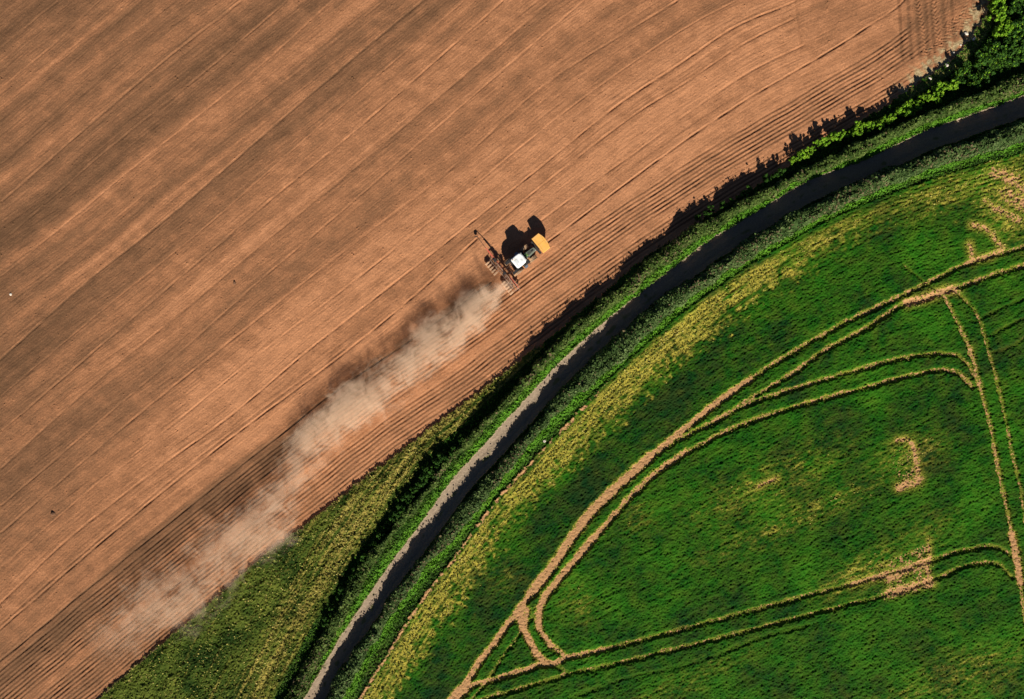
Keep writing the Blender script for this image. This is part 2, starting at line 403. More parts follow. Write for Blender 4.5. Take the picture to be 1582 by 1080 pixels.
corner_dry = sstep(57, 63, X) * sstep(31, 37, Y) * sstep(-2.8, -1.0, sd['FE'] + noise(.6, 56) * .5) * 1.5

# ------------------------------------------------------------------ materials
def mat(name):
    m = bpy.data.materials.new(name); m.use_nodes = True
    nt = m.node_tree
    return m, nt, nt.nodes["Principled BSDF"]

class NT:
    def __init__(s, nt): s.nt = nt
    def n(s, t, **k):
        o = s.nt.nodes.new(t)
        for a, b in k.items(): setattr(o, a, b)
        return o
    def put(s, sock, v):
        if isinstance(v, bpy.types.NodeSocket): s.nt.links.new(v, sock)
        elif isinstance(v, tuple) and len(v) == 3 and sock.type == 'RGBA': sock.default_value = (*v, 1)
        else: sock.default_value = v
    def attr(s, name): return s.n("ShaderNodeAttribute", attribute_name=name).outputs['Fac']
    def noise(s, scale, detail=3, rough=.6, vec=None, dist=0):
        o = s.n("ShaderNodeTexNoise"); o.inputs['Scale'].default_value = scale; o.inputs['Detail'].default_value = detail
        o.inputs['Roughness'].default_value = rough; o.inputs['Distortion'].default_value = dist
        s.nt.links.new(vec or s.coord(), o.inputs['Vector'])
        return o.outputs['Fac']
    def coord(s):
        return s.n("ShaderNodeTexCoord").outputs['Object']
    def ramp(s, v, stops):
        r = s.n("ShaderNodeValToRGB"); e = r.color_ramp.elements
        while len(e) < len(stops): e.new(.5)
        for q, (p, col) in zip(e, stops):
            q.position = p; q.color = (*col, 1) if isinstance(col, tuple) else (col, col, col, 1)
        s.put(r.inputs[0], v)
        return r.outputs[0]
    def mix(s, f, a, b, blend='MIX'):
        m = s.n("ShaderNodeMix", data_type='RGBA', blend_type=blend)
        s.put(m.inputs[0], f); s.put(m.inputs[6], a); s.put(m.inputs[7], b)
        return m.outputs[2]
    def math(s, op, a, b=0.0, c=0.0, clamp=False):
        m = s.n("ShaderNodeMath", operation=op, use_clamp=clamp)
        s.put(m.inputs[0], a); s.put(m.inputs[1], b)
        if op in ('MULTIPLY_ADD', 'SMOOTH_MIN'): s.put(m.inputs[2], c)
        return m.outputs[0]
    def bump(s, h, st, dist=.05):
        b = s.n("ShaderNodeBump"); b.inputs['Strength'].default_value = st; b.inputs['Distance'].default_value = dist
        s.put(b.inputs['Height'], h); return b.outputs[0]

def finish(T, p, col, rough=.9, spec=.2, bump=None):
    T.put(p.inputs['Base Color'], col); p.inputs['Roughness'].default_value = rough
    p.inputs['Specular IOR Level'].default_value = spec
    if bump: T.put(p.inputs['Normal'], bump)

def soil_material():
    m, nt, p = mat("tilled_soil"); T = NT(nt)
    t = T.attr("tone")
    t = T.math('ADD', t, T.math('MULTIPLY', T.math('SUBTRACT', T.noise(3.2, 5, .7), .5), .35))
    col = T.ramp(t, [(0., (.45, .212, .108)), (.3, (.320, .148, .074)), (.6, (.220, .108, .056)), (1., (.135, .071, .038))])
    speck = T.ramp(T.noise(9, 2, .6), [(.42, (.80, .80, .80)), (.66, (1.18, 1.16, 1.12))])
    col = T.mix(1., col, speck, 'MULTIPLY')
    col = T.mix(T.attr("drygrass"), col, T.ramp(T.noise(5, 4, .7), [(.3, (.16, .12, .05)), (.5, (.36, .27, .15)), (.7, (.55, .44, .27))]))
    finish(T, p, col, .95, .1, T.bump(T.noise(12, 4, .7), .5, .04))
    return m

def green_material(name, deep, mid, light, straw, earth):
    m, nt, p = mat(name); T = NT(nt)
    v = T.attr("tone")
    n1 = T.noise(3.5, 4, .7)
    t = T.math('ADD', T.math('MULTIPLY', v, .16), n1)
    col = T.ramp(t, [(.28, deep), (.5, mid), (.78, light)])
    fleck = T.noise(7.5, 3, .7)
    dr = T.math('ADD', T.attr("dry"), T.math('MULTIPLY', T.math('SUBTRACT', fleck, .5), 1.7))
    f = T.ramp(dr, [(.22, 0.), (.95, 1.)])
    f = T.math('MULTIPLY', f, T.ramp(T.attr("dry"), [(.06, 0.), (.55, 1.)]))
    col = T.mix(f, col, straw)
    col = T.mix(T.math('MULTIPLY', T.ramp(T.attr("dry"), [(0., 0.), (1., 1.)]), .55), col, tuple(straw[i] * (.62, .72, .35)[i] for i in range(3)))
    be = T.math('ADD', T.attr("bare"), T.math('MULTIPLY', T.math('SUBTRACT', T.noise(4.5, 3, .6), .5), .5))
    e = T.ramp(T.noise(8, 3, .6), [(.35, tuple(x * .72 for x in earth)), (.65, tuple(min(1, x * 1.15) for x in earth))])
    col = T.mix(T.ramp(be, [(.32, 0.), (.6, 1.)]), col, e)
    finish(T, p, col, .85, .06, T.bump(T.noise(8, 3, .7), .45, .05))
    return m

M_SOIL = soil_material()
M_CROP = green_material("crop_leaves", (.003, .025, .005), (.009, .064, .003), (.024, .120, .005), (.44, .35, .070), (.42, .235, .11))
M_MARG = green_material("rough_grass", (.012, .030, .004), (.036, .062, .008), (.080, .105, .015), (.40, .30, .09), (.36, .22, .12))
M_VERG = green_material("verge_grass", (.014, .034, .007), (.034, .080, .012), (.075, .20, .018), (.24, .21, .08), (.3, .2, .12))

def lane_material():
    m, nt, p = mat("lane_gravel"); T = NT(nt)
    col = T.ramp(T.noise(5, 6, .75), [(.3, (.20, .150, .108)), (.5, (.28, .215, .155)), (.7, (.38, .30, .225))])
    g = T.ramp(T.attr("tone"), [(.55, 0.), (.9, 1.)])
    col = T.mix(g, col, (.16, .15, .07))
    finish(T, p, col, .95, .15, T.bump(T.noise(14, 4, .7), .6, .03))
    return m
M_LANE = lane_material()

def plain(name, col, rough=.5, spec=.4, metal=0., var=.15, scale=6., bump=.0, dust=None):
    m, nt, p = mat(name); T = NT(nt)
    f = T.ramp(T.noise(scale, 4, .6), [(.3, tuple(x * (1 - var) for x in col)), (.7, tuple(min(1, x * (1 + var)) for x in col))])
    if dust:
        f = T.mix(T.ramp(T.noise(scale * .6, 5, .7), [(dust[1], 0.), (dust[1] + .2, 1.)]), f, dust[0])
    finish(T, p, f, rough, spec, T.bump(T.noise(scale * 3, 3), bump, .02) if bump else None)
    p.inputs['Metallic'].default_value = metal
    return m

def leaf_material(name, deep, mid, light, scale=1.6):
    m, nt, p = mat(name); T = NT(nt)
    t = T.math('ADD', T.math('MULTIPLY', T.noise(scale, 4, .75), .6), T.math('MULTIPLY', T.attr("tint"), .4))
    col = T.ramp(t, [(.25, deep), (.5, mid), (.75, light)])
    finish(T, p, col, .75, .12)
    p.inputs['Transmission Weight'].default_value = 0
    return m
M_HEDGE_A = leaf_material("hedge_leaves", (.014, .032, .005), (.045, .082, .013), (.135, .185, .045), .8)
M_HEDGE_B = leaf_material("lane_hedge_leaves", (.014, .034, .008), (.042, .080, .018), (.125, .175, .060), .8)
M_BUSH = leaf_material("bright_bush_leaves", (.035, .10, .006), (.12, .27, .012), (.30, .46, .03), 1.2)
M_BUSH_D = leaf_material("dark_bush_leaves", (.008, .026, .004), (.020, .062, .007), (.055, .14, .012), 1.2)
M_TWIG = plain("bramble_twigs", (.13, .10, .055), .9, .05)
M_TUFT = leaf_material("grass_tufts", (.020, .055, .007), (.055, .145, .010), (.12, .31, .018), .5)
M_TUFT_Y = leaf_material("straw_tufts", (.035, .07, .008), (.17, .19, .030), (.52, .42, .13), .5)

# ------------------------------------------------------------------ ground sheets
def sheet(name, mask, material, attrs):
    """the quads of the height field whose low corner lies in mask, as one mesh"""
    q = mask[:-1, :-1]
    jj, ii = np.nonzero(q)
    a = jj * NX + ii
    quads = np.stack([a, a + 1, a + NX + 1, a + NX], 1)
    used = np.zeros(NX * NY, bool); used[quads.ravel()] = True
    remap = np.cumsum(used) - 1
    quads = remap[quads]
    co = np.empty((int(used.sum()), 3), np.float32)
    co[:, 0] = X.ravel()[used]; co[:, 1] = Y.ravel()[used]; co[:, 2] = Z.ravel()[used]
    me = bpy.data.meshes.new(name)
    me.vertices.add(len(co)); me.vertices.foreach_set("co", co.ravel())
    nq = len(quads)
    me.loops.add(nq * 4); me.polygons.add(nq)
    me.loops.foreach_set("vertex_index", quads.ravel().astype(np.int32))
    me.polygons.foreach_set("loop_start", np.arange(0, nq * 4, 4, dtype=np.int32))
    me.update(calc_edges=True)
    me.polygons.foreach_set("use_smooth", np.ones(nq, bool))
    for k, arr in attrs.items():
        at = me.attributes.new(k, 'FLOAT', 'POINT')
        at.data.foreach_set("value", np.broadcast_to(arr, (NY, NX)).astype(np.float32).ravel()[used])
    me.materials.append(material)
    o = bpy.data.objects.new(name, me); COL.objects.link(o)
    return o

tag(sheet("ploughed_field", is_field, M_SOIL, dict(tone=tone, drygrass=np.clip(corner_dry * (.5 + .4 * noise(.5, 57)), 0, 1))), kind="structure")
tag(sheet("farm_lane", is_lane, M_LANE, dict(tone=np.exp(-((ll - 1.65) / .3) ** 2) * .5 + .25 * noise(.8, 58))), kind="structure")
mdry = .20 + .20 * noise(.3, 59, mu, V, 9) + .12 * noise(.4, 71) + .32 * np.exp(-((mu + 2.4) / 1.3) ** 2) + .25 * np.exp(-((mu + 5.0) / .5) ** 2) + .2 * np.exp(-((mu + 8.5) / .3) ** 2) - .55 * sstep(2, 12, -mu) * sstep(15, 32, -Y)
tag(sheet("grass_margin", is_margin, M_MARG, dict(tone=noise(2.5, 60), dry=np.clip(mdry, 0, 1), bare=np.exp(-(fe / .35) ** 2) * .5)),
    "rough yellowing grass margin between the brown field and the hedge", "grass", kind="stuff")
vb = np.clip(np.exp(-((sd['H2R'] - .3) / .8) ** 2) * (sd['LL'] > 0) + np.exp(-((sd['LL'] + .6) / .55) ** 2), 0, 1) * 3.2 - 1.1
tag(sheet("grass_verge", is_verge & ~is_margin, M_VERG, dict(tone=vb + noise(1.5, 61) * .5,
    dry=np.clip(np.maximum(sstep(57, 63, X) * .9 * (sd['FE'] < 1.6), .12 + .12 * noise(2, 62)) - .1, 0, 1), bare=np.exp(-(ll / .25) ** 2) * .45)),
    "green grass verges on both sides of the lane", "grass", kind="stuff")
track = is_crop & (bare > .45)
ca = dict(tone=tone_crop, dry=np.clip(dry + .04 * noise(1.0, 63), 0, 1), bare=bare)
tag(sheet("wheel_tracks", track, M_CROP, ca), kind="structure")
tag(sheet("crop", is_crop & ~track, M_CROP, ca), "dense green cereal crop with yellowing outer band", "crop", kind="stuff")

# land beyond, to the horizon
bm = bmesh.new()
bmesh.ops.create_circle(bm, cap_ends=True, segments=64, radius=3000)
me = bpy.data.meshes.new("ground"); bm.to_mesh(me); bm.free()
me.materials.append(plain("far_farmland", (.08, .12, .03), .95, .1, var=.4, scale=.01))
far = bpy.data.objects.new("ground", me); COL.objects.link(far); far.location.z = -.9
tag(far, kind="structure")

# ------------------------------------------------------------------ leaves
def leaf_mesh(name, P, N, size, tint, materials, mi=None, core=None):
    """one quad per leaf: centre P, facing N, size per leaf; an optional core mesh of (verts, faces, material index)"""
    n = len(P)
    N = N / np.linalg.norm(N, axis=1, keepdims=True)
    r = rng.standard_normal((n, 3))
    A = np.cross(N, r); A /= np.linalg.norm(A, axis=1, keepdims=True)
    B = np.cross(N, A)
    s = size[:, None]
    el = (.55 + .3 * rng.random(n))[:, None]
    V4 = np.stack([P - A * s, P + B * s * el, P + A * s, P - B * s * el], 1).reshape(-1, 3)
    F = np.arange(n * 4).reshape(n, 4)
    mi = np.zeros(n, np.int32) if mi is None else mi
    tn = np.repeat(tint, 4)
    if core is not None:
        cv, cf, cm = core
        F = np.vstack([F, np.array(cf) + len(V4)]); V4 = np.vstack([V4, cv]); mi = np.concatenate([mi, np.full(len(cf), cm, np.int32)])
        tn = np.concatenate([tn, np.full(len(cv), .25)])
    me = bpy.data.meshes.new(name)
    me.vertices.add(len(V4)); me.vertices.foreach_set("co", V4.astype(np.float32).ravel())
    me.loops.add(len(F) * 4); me.polygons.add(len(F))
    me.loops.foreach_set("vertex_index", F.ravel().astype(np.int32))
    me.polygons.foreach_set("loop_start", np.arange(0, len(F) * 4, 4, dtype=np.int32))
    me.update(calc_edges=True)
    for m_ in materials: me.materials.append(m_)
    me.polygons.foreach_set("material_index", mi.astype(np.int32))
    at = me.attributes.new("tint", 'FLOAT', 'POINT'); at.data.foreach_set("value", tn.astype(np.float32))
    o = bpy.data.objects.new(name, me); COL.objects.link(o)
    return o

def smooth1(n, lam, seed, step=1.0):
    r = np.random.default_rng(seed).standard_normal(n + 200)
    k = np.exp(-np.linspace(-3, 3, max(3, int(6 * lam / step))) ** 2 / 2); k /= np.sqrt((k ** 2).sum())
    return np.convolve(r, k, 'same')[100:100 + n]

def resample(cv, step):
    L = np.concatenate([[0], np.cumsum(np.linalg.norm(np.diff(cv, axis=0), axis=1))])
    t = np.arange(0, L[-1], step)
    return np.stack([np.interp(t, L, cv[:, 0]), np.interp(t, L, cv[:, 1])], 1)

def hedge(name, left, right, hfun, density, mats, label, size=(.10, .24), seed=1, spiky=.5, span=None, uneven=1.):
    """a hedge that fills the strip between two traced edges; leaves over a rounded, uneven core"""
    A = resample(left, .5); Bc = resample(right, .5)
    if span: A = A[(A[:, 0] > span[0]) & (A[:, 0] < span[1])]
    # nearest point of the right edge for each left point
    idx = np.array([np.argmin(((Bc - a) ** 2).sum(1)) for a in A])
    Bp = np.array([Bc[max(0, i - 2):i + 3].mean(0) for i in idx])
    n = len(A)
    h = np.array([hfun(a[0]) for a in A]) * (1 + .14 * uneven * smooth1(n, 1.2, seed, .5) + .06 * smooth1(n, .5, seed + 5, .5))
    wob = .16 * smooth1(n, .8, seed + 1, .5); wob2 = .16 * smooth1(n, .8, seed + 2, .5)
    D = Bp - A; wd = np.linalg.norm(D, axis=1, keepdims=True); Dn = D / wd
    A = A + Dn * wob[:, None]; Bp = Bp + Dn * wob2[:, None]
    prof = [(0.02, 0.0), (.0, .45), (.06, .8), (.25, .96), (.5, 1.), (.75, .95), (.94, .78), (1.0, .4), (.98, 0.0)]
    cs = []
    for (s, z) in prof:
        p = A + (Bp - A) * s
        zz = h * z * (1 + .07 * smooth1(n, .6, seed + int(s * 50) + 9, .5) * (z > .5)) - .1
        cs.append(np.concatenate([p, zz[:, None]], 1))
    core_v = np.stack(cs, 1)
    K = len(prof)
    cf = []
    for i in range(n - 1):
        for k in range(K - 1):
            a = i * K + k
            cf.append((a, a + 1, a + K + 1, a + K))
    inner = core_v.copy(); ctr = core_v.mean(1, keepdims=True)
    inner = ctr + (core_v - ctr) * np.array([.86, .86, .88])
    area = n * .5 * (wd.mean() + 2.2)
    m = int(area * density)
    fi = rng.random(m) * (n - 1.001); i = fi.astype(int); f = (fi - i)[:, None]
    kk = rng.random(m); wts = np.array([1, 1, 1.4, 2, 2, 2, 1.4, 1.]); wts = np.cumsum(wts / wts.sum())
    k = np.searchsorted(wts, kk).clip(0, K - 2); g = rng.random(m)[:, None]
    P = (core_v[i, k] * (1 - f) + core_v[i + 1, k] * f) * (1 - g) + (core_v[i, k + 1] * (1 - f) + core_v[i + 1, k + 1] * f) * g
    C0 = (ctr[i, 0] * (1 - f) + ctr[i + 1, 0] * f)
    out = P - C0; out /= np.linalg.norm(out, axis=1, keepdims=True)
    cl = look(tile(6, 6, seed + 20), P[:, 0] / .13, P[:, 1] / .13)     # clumps
    P = P + out * (.10 * cl + .08 * rng.standard_normal(m))[:, None]
    sp = rng.random(m) < .06 * spiky
    P[sp, 2] += np.abs(rng.standard_normal(sp.sum())) * .45
    N = out * .8 + rng.standard_normal((m, 3)) * .55 + np.array([0, 0, .4])
    sz = rng.uniform(size[0], size[1], m)
    tint = np.clip(.5 + .22 * rng.standard_normal(m) + .12 * cl, 0, 1)
    mi = (rng.random(m) < .03 + .14 * (look(tile(6, 6, seed + 30), P[:, 0] / 1.0, P[:, 1] / 1.0) > .4)).astype(np.int32)
    o = leaf_mesh(name, P, N, sz, tint, mats, mi, (inner.reshape(-1, 3), cf, 0))
    return tag(o, label, "hedge")

h1 = 1.9
hedge("hedge", smooth_curve(H1L, h1, 1, 30), smooth_curve([(x - 1, y - 1) for x, y in H1R], h1, 1, 30), lambda x: 1.9 - .3 * float(sstep(-15, -35, np.array(x))) + .3 * float(sstep(20, 60, np.array(x))),
      75, [M_HEDGE_A, M_TWIG], "mottled olive hedge between the brown field and the lane, long shadow on the soil", seed=3, spiky=1.3, span=(-45, 105))
h2 = 2.3
hedge("hedge", smooth_curve(H2L, h2, 1, 30), smooth_curve(H2R, h2, 1, 30), lambda x: 1.9 + .95 * float(sstep(0, 45, np.array(x))),
      75, [M_HEDGE_B, M_TWIG], "grey green hedge between the lane and the green crop field, shading the lane", seed=13, uneven=.35, spiky=1.0, span=(-45, 105))

# ------------------------------------------------------------------ bushes
def bush_mesh(name, r, h, n, mats, seed):
    g = np.random.default_rng(seed)
    lob = [(g.uniform(-.75, .75) * r, g.uniform(-.75, .75) * r, h * g.uniform(.3, .9), r * g.uniform(.20, .42)) for _ in range(16)]
    P, N = [], []
    for (x, y, z, q) in lob:
        d = g.standard_normal((n // 16, 3)); d /= np.linalg.norm(d, axis=1, keepdims=True)
        rad = q * (.55 + .5 * g.random((n // 16, 1)))
        p = np.array([x, y, z]) + d * rad * np.array([1, 1, .9])
        P.append(p); N.append(d + .5 * g.standard_normal(d.shape) + np.array([0, 0, .3]))
    P = np.vstack(P); N = np.vstack(N)
    P[:, 2] = np.maximum(P[:, 2], .05)
    mi = (g.random(len(P)) < .14).astype(np.int32) if len(mats) > 1 else None
    o = leaf_mesh(name, P, N, g.uniform(.09, .20, len(P)), np.clip(.5 + .25 * g.standard_normal(len(P)), 0, 1), mats, mi)
    return o

def along(pts, n, h, side=0., jitter=.4, seed=0):
    cv = resample(smooth_curve(pts, h, .5), .1); g = np.random.default_rng(seed)
    out = []
    for k in range(n):
        t = (k + .5 + g.uniform(-.35, .35)) / n
        p = cv[min(len(cv) - 2, int(t * (len(cv) - 1)))]
        out.append(p + g.normal(0, jitter, 2))
    return out

stem_me = None
def stem_into(o):
    bm = bmesh.new()
    for k in range(5):
        a = k * 1.256 + .3
        p0 = Vector((0, 0, 0)); p1 = Vector((math.cos(a) * .45, math.sin(a) * .45, 1.5))
        d = p1 - p0
        mt = Matrix.Translation((p0 + p1) / 2) @ d.to_track_quat('Z', 'Y').to_matrix().to_4x4()
        bmesh.ops.create_cone(bm, segments=6, radius1=.05, radius2=.02, depth=d.length, matrix=mt)
    me = bpy.data.meshes.new("stem"); bm.to_mesh(me); bm.free(); me.materials.append(M_TWIG)
    s = bpy.data.objects.new("stem", me); COL.objects.link(s); s.parent = o
    return s

def bush_row(kind, protos, places, labeler, group, srange, hvar=(.85, 1.2)):
    for k, (p, s) in enumerate(places):
        src = protos[k % len(protos)]
        if k < len(protos):
            o = src; kids = list(o.children)
        else:
            o = src.copy(); COL.objects.link(o)
            for ch in src.children:
                cc = ch.copy(); COL.objects.link(cc); cc.parent = o
        o.location = (p[0], p[1], 0)
        o.scale = (s, s, s * random.uniform(*hvar)); o.rotation_euler.z = random.uniform(0, 6.28)
        tag(o, labeler, "bush", group)

def protos(name, mats, k, r, h, n, seed):
    out = []
    for q in range(k):
        root = bush_mesh(name, r, h, n, mats, seed + q)
        stem_into(root); out.append(root)
    return out

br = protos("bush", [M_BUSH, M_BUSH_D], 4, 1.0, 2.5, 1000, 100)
pl = [(p, random.uniform(.55, .85)) for p in along([(1225,246),(1262,226),(1300,206),(1330,196),(1365,182),(1385,176)], 26, 2.2, jitter=.45, seed=1)]
pl += [(p, random.uniform(.6, .95)) for p in along([(1385,176),(1420,160),(1454,143),(1480,130)], 18, 2.2, jitter=.55, seed=2)]
bush_row("bush", br, pl, "bright lime green bush standing in front of the olive hedge along the ploughed field", "bright bushes between field and hedge", 1)
br2 = protos("bush", [M_BUSH], 3, 1.1, 2.6, 900, 120)
pl = [(p, random.uniform(.8, 1.2)) for p in along([(1548,-20),(1546,9),(1556,30),(1553,54)], 10, 2.4, jitter=.6, seed=3)]
bush_row("bush", br2, pl, "bright green bush at the far right corner of the ploughed field", "bright bushes at the corner of the field", 1)
dkb = protos("bush", [M_BUSH_D, M_BUSH], 4, 1.2, 2.2, 900, 140)
pl = [(p, random.uniform(.8, 1.15)) for p in along([(1490,128),(1513,108),(1540,88),(1560,66),(1575,40),(1572,10),(1575,-20)], 18, 2.0, jitter=.8, seed=4)]
pl += [(p, random.uniform(.9, 1.2)) for p in along([(1590,-20),(1590,50),(1580,90)], 8, 2.0, jitter=.8, seed=14)]
bush_row("bush", dkb, pl, "dark green bush in the thicket behind the bright corner bushes", "dark bushes in the corner thicket", 1)
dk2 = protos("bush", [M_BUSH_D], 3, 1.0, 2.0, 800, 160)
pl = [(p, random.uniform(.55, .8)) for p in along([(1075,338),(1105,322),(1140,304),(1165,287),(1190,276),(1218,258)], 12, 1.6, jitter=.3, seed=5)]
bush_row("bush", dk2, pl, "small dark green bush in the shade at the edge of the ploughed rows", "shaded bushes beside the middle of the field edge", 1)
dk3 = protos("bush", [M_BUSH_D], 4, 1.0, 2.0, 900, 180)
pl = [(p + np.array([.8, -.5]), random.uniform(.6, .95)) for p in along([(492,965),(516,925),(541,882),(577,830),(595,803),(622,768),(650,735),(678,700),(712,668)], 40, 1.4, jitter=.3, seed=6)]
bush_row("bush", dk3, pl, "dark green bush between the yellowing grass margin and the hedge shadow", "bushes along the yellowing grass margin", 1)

# ------------------------------------------------------------------ tufts over verge, margin and crop (uncountable)
def zat(P):
    i = np.clip(np.searchsorted(XS, P[:, 0]), 0, NX - 1); j = np.clip(np.searchsorted(YS, P[:, 1]), 0, NY - 1)
    return Z[j, i], j, i

def scatter(name, mask_fn, n, mats, size, lift, label, upright=.5, tint0=None, seed=0):
    g = np.random.default_rng(seed)
    P = np.stack([g.uniform(-84, 84, n), g.uniform(-58, 58, n)], 1)
    z, j, i = zat(P)
    keep = mask_fn(j, i, g.random(n))
    P = P[keep]; z = z[keep]; m = len(P)
    N = g.standard_normal((m, 3)) + np.array([0, 0, 1 - upright]) * 1.6
    P3 = np.concatenate([P, (z + g.uniform(lift[0], lift[1], m))[:, None]], 1)
    tl = look(tile(6, 6, seed + 70), P[:, 0] / .4, P[:, 1] / .4)
    o = leaf_mesh(name, P3, N, g.uniform(*size, m), np.clip((.5 if tint0 is None else tint0[j[keep], i[keep]]) + .2 * g.standard_normal(m) + .1 * tl, 0, 1), mats)
    return tag(o, label, "grass", kind="stuff")

vt = is_verge & ~is_margin
scatter("grass_tufts", lambda j, i, r: vt[j, i] & (r < .9), 900000, [M_TUFT], (.07, .16), (0, .12), "tufts of green grass on the lane verges", seed=1, tint0=.30 + .22 * (vb + 1.1))
scatter("straw_tufts", lambda j, i, r: is_margin[j, i] & (r < .35 + 1.1 * np.clip(mdry, 0, 1)[j, i]), 500000, [M_TUFT_Y], (.07, .17), (-.02, .12), "yellowed grass stalks on the field margin", seed=2)
scatter("yellowed_crop_leaves", lambda j, i, r: is_crop[j, i] & (r < dry[j, i] * .9 - .18) & (bare[j, i] < .5), 900000, [M_TUFT_Y], (.07, .17), (-.02, .10), "yellowed leaves on the outer band of crop", seed=3)

# ------------------------------------------------------------------ mesh builder for machines
class MB:
    def __init__(s): s.bm = bmesh.new()
    def box(s, c, size, rot=None, bevel=0.0, taper=None):
        m = Matrix.Translation(c) @ (rot.to_4x4() if rot else Matrix.Identity(4)) @ Matrix.Diagonal((*size, 1))
        r = bmesh.ops.create_cube(s.bm, size=1, matrix=m)
        if taper:
            vs = r['verts']; top = max(v.co.z for v in vs)
            for v in vs:
                if v.co.z > top - 1e-4:
                    v.co.x = c[0] + (v.co.x - c[0]) * taper[0]; v.co.y = c[1] + (v.co.y - c[1]) * taper[1]
        if bevel:
            es = list({e for v in r['verts'] for e in v.link_edges})
            bmesh.ops.bevel(s.bm, geom=es, offset=bevel, segments=2, affect='EDGES', profile=.6)
        return s
    def cyl(s, a, b, r, r2=None, seg=16):
        a, b = Vector(a), Vector(b); d = b - a
        m = Matrix.Translation((a + b) / 2) @ d.to_track_quat('Z', 'Y').to_matrix().to_4x4()
        bmesh.ops.create_cone(s.bm, cap_ends=True, segments=seg, radius1=r, radius2=r if r2 is None else r2, depth=d.length, matrix=m)
        return s
    def bar(s, a, b, w, h):
        a, b = Vector(a), Vector(b); d = b - a
        m = Matrix.Translation((a + b) / 2) @ d.to_track_quat('X', 'Z').to_matrix().to_4x4() @ Matrix.Diagonal((d.length, w, h, 1))
        bmesh.ops.create_cube(s.bm, size=1, matrix=m)
        return s
    def lathe(s, prof, c, seg=32):
        """profile of (radius, offset along the axle y) turned about the y axis through c"""
        rings = []
        for k in range(seg):
            a = 2 * math.pi * k / seg
            rings.append([s.bm.verts.new((c[0] + r * math.cos(a), c[1] + y, c[2] + r * math.sin(a))) for r, y in prof])
        for k in range(seg):
            A, B = rings[k], rings[(k + 1) % seg]
            for q in range(len(prof) - 1):
                s.bm.faces.new((A[q], A[q + 1], B[q + 1], B[q]))
        return s
    def prism(s, outline, z0, z1, top=None):
        """outline in x, y extruded from z0 to z1; top may be another outline of as many points"""
        top = top or outline
        lo = [s.bm.verts.new((x, y, z0)) for x, y in outline]; hi = [s.bm.verts.new((x, y, z1)) for x, y in top]
        n = len(lo)
        s.bm.faces.new(lo[::-1]); s.bm.faces.new(hi)
        for k in range(n): s.bm.faces.new((lo[k], lo[(k + 1) % n], hi[(k + 1) % n], hi[k]))
        return s
    def build(s, name, m, parent=None, smooth=False):
        bmesh.ops.recalc_face_normals(s.bm, faces=s.bm.faces)
        me = bpy.data.meshes.new(name); s.bm.to_mesh(me); s.bm.free()
        if smooth:
            for p in me.polygons: p.use_smooth = True
        me.materials.append(m)
        o = bpy.data.objects.new(name, me); COL.objects.link(o)
        if parent: o.parent = parent
        return o

def empty(name, loc, rz=0):
    o = bpy.data.objects.new(name, None); COL.objects.link(o); o.location = loc; o.rotation_euler.z = rz
    o.empty_display_size = .5
    return o

DUST = (.42, .25, .16)
M_WHITE = plain("white_roof_paint", (.80, .84, .86), .4, .4, var=.10, scale=4, dust=((.55, .48, .40), .56))
M_YELLOW = plain("orange_yellow_lid", (.80, .42, .10), .5, .35, var=.06, scale=3, dust=((.70, .42, .17), .5))
M_BLACK = plain("black_plastic", (.02, .02, .022), .5, .4, var=.3)
M_GLASS, _nt, _p = mat("dark_cab_glass")
_p.inputs['Base Color'].default_value = (.012, .016, .018, 1); _p.inputs['Roughness'].default_value = .08
M_BONNET = plain("grey_green_bonnet", (.13, .15, .12), .4, .5, var=.25, scale=5, dust=(DUST, .6))
M_GREEN = plain("lime_green_trim", (.16, .34, .05), .5, .4, var=.1, dust=((.4, .33, .14), .6))
M_STEEL = plain("blue_grey_steel", (.22, .26, .32), .4, .5, .4, var=.2)
M_TYRE = plain("dusty_tyre_rubber", (.028, .026, .025), .9, .2, var=.3, scale=4, dust=((.42, .25, .14), .36), bump=.3)
M_GUARD = plain("dusty_mudguard", (.05, .045, .04), .8, .2, var=.3, scale=3, dust=((.45, .28, .16), .34))
M_RIM = plain("wheel_rim_paint", (.45, .42, .36), .6, .4, var=.2, dust=(DUST, .5))
M_RED = plain("faded_red_paint", (.55, .10, .06), .5, .4, var=.15, dust=((.50, .27, .18), .50))
M_FRAME = plain("dust_covered_frame", (.20, .11, .08), .8, .2, var=.3, dust=((.58, .38, .27), .42))
M_DISC = plain("dusty_disc_steel", (.50, .31, .19), .7, .2, 0., var=.2, dust=((.66, .44, .28), .5))
M_DARKF = plain("dark_frame_paint", (.035, .03, .03), .6, .3, var=.3, dust=(DUST, .62))
M_LAMP = plain("lamp_glass", (.8, .8, .75), .2, .6, var=.03)

HEAD = math.radians(39.5)
tx, ty = W((794, 412), .0)
tractor = empty("tractor", (tx, ty, 0), HEAD)
tag(tractor, "tractor with white cab roof and orange yellow front hopper on the ploughed field", "tractor")

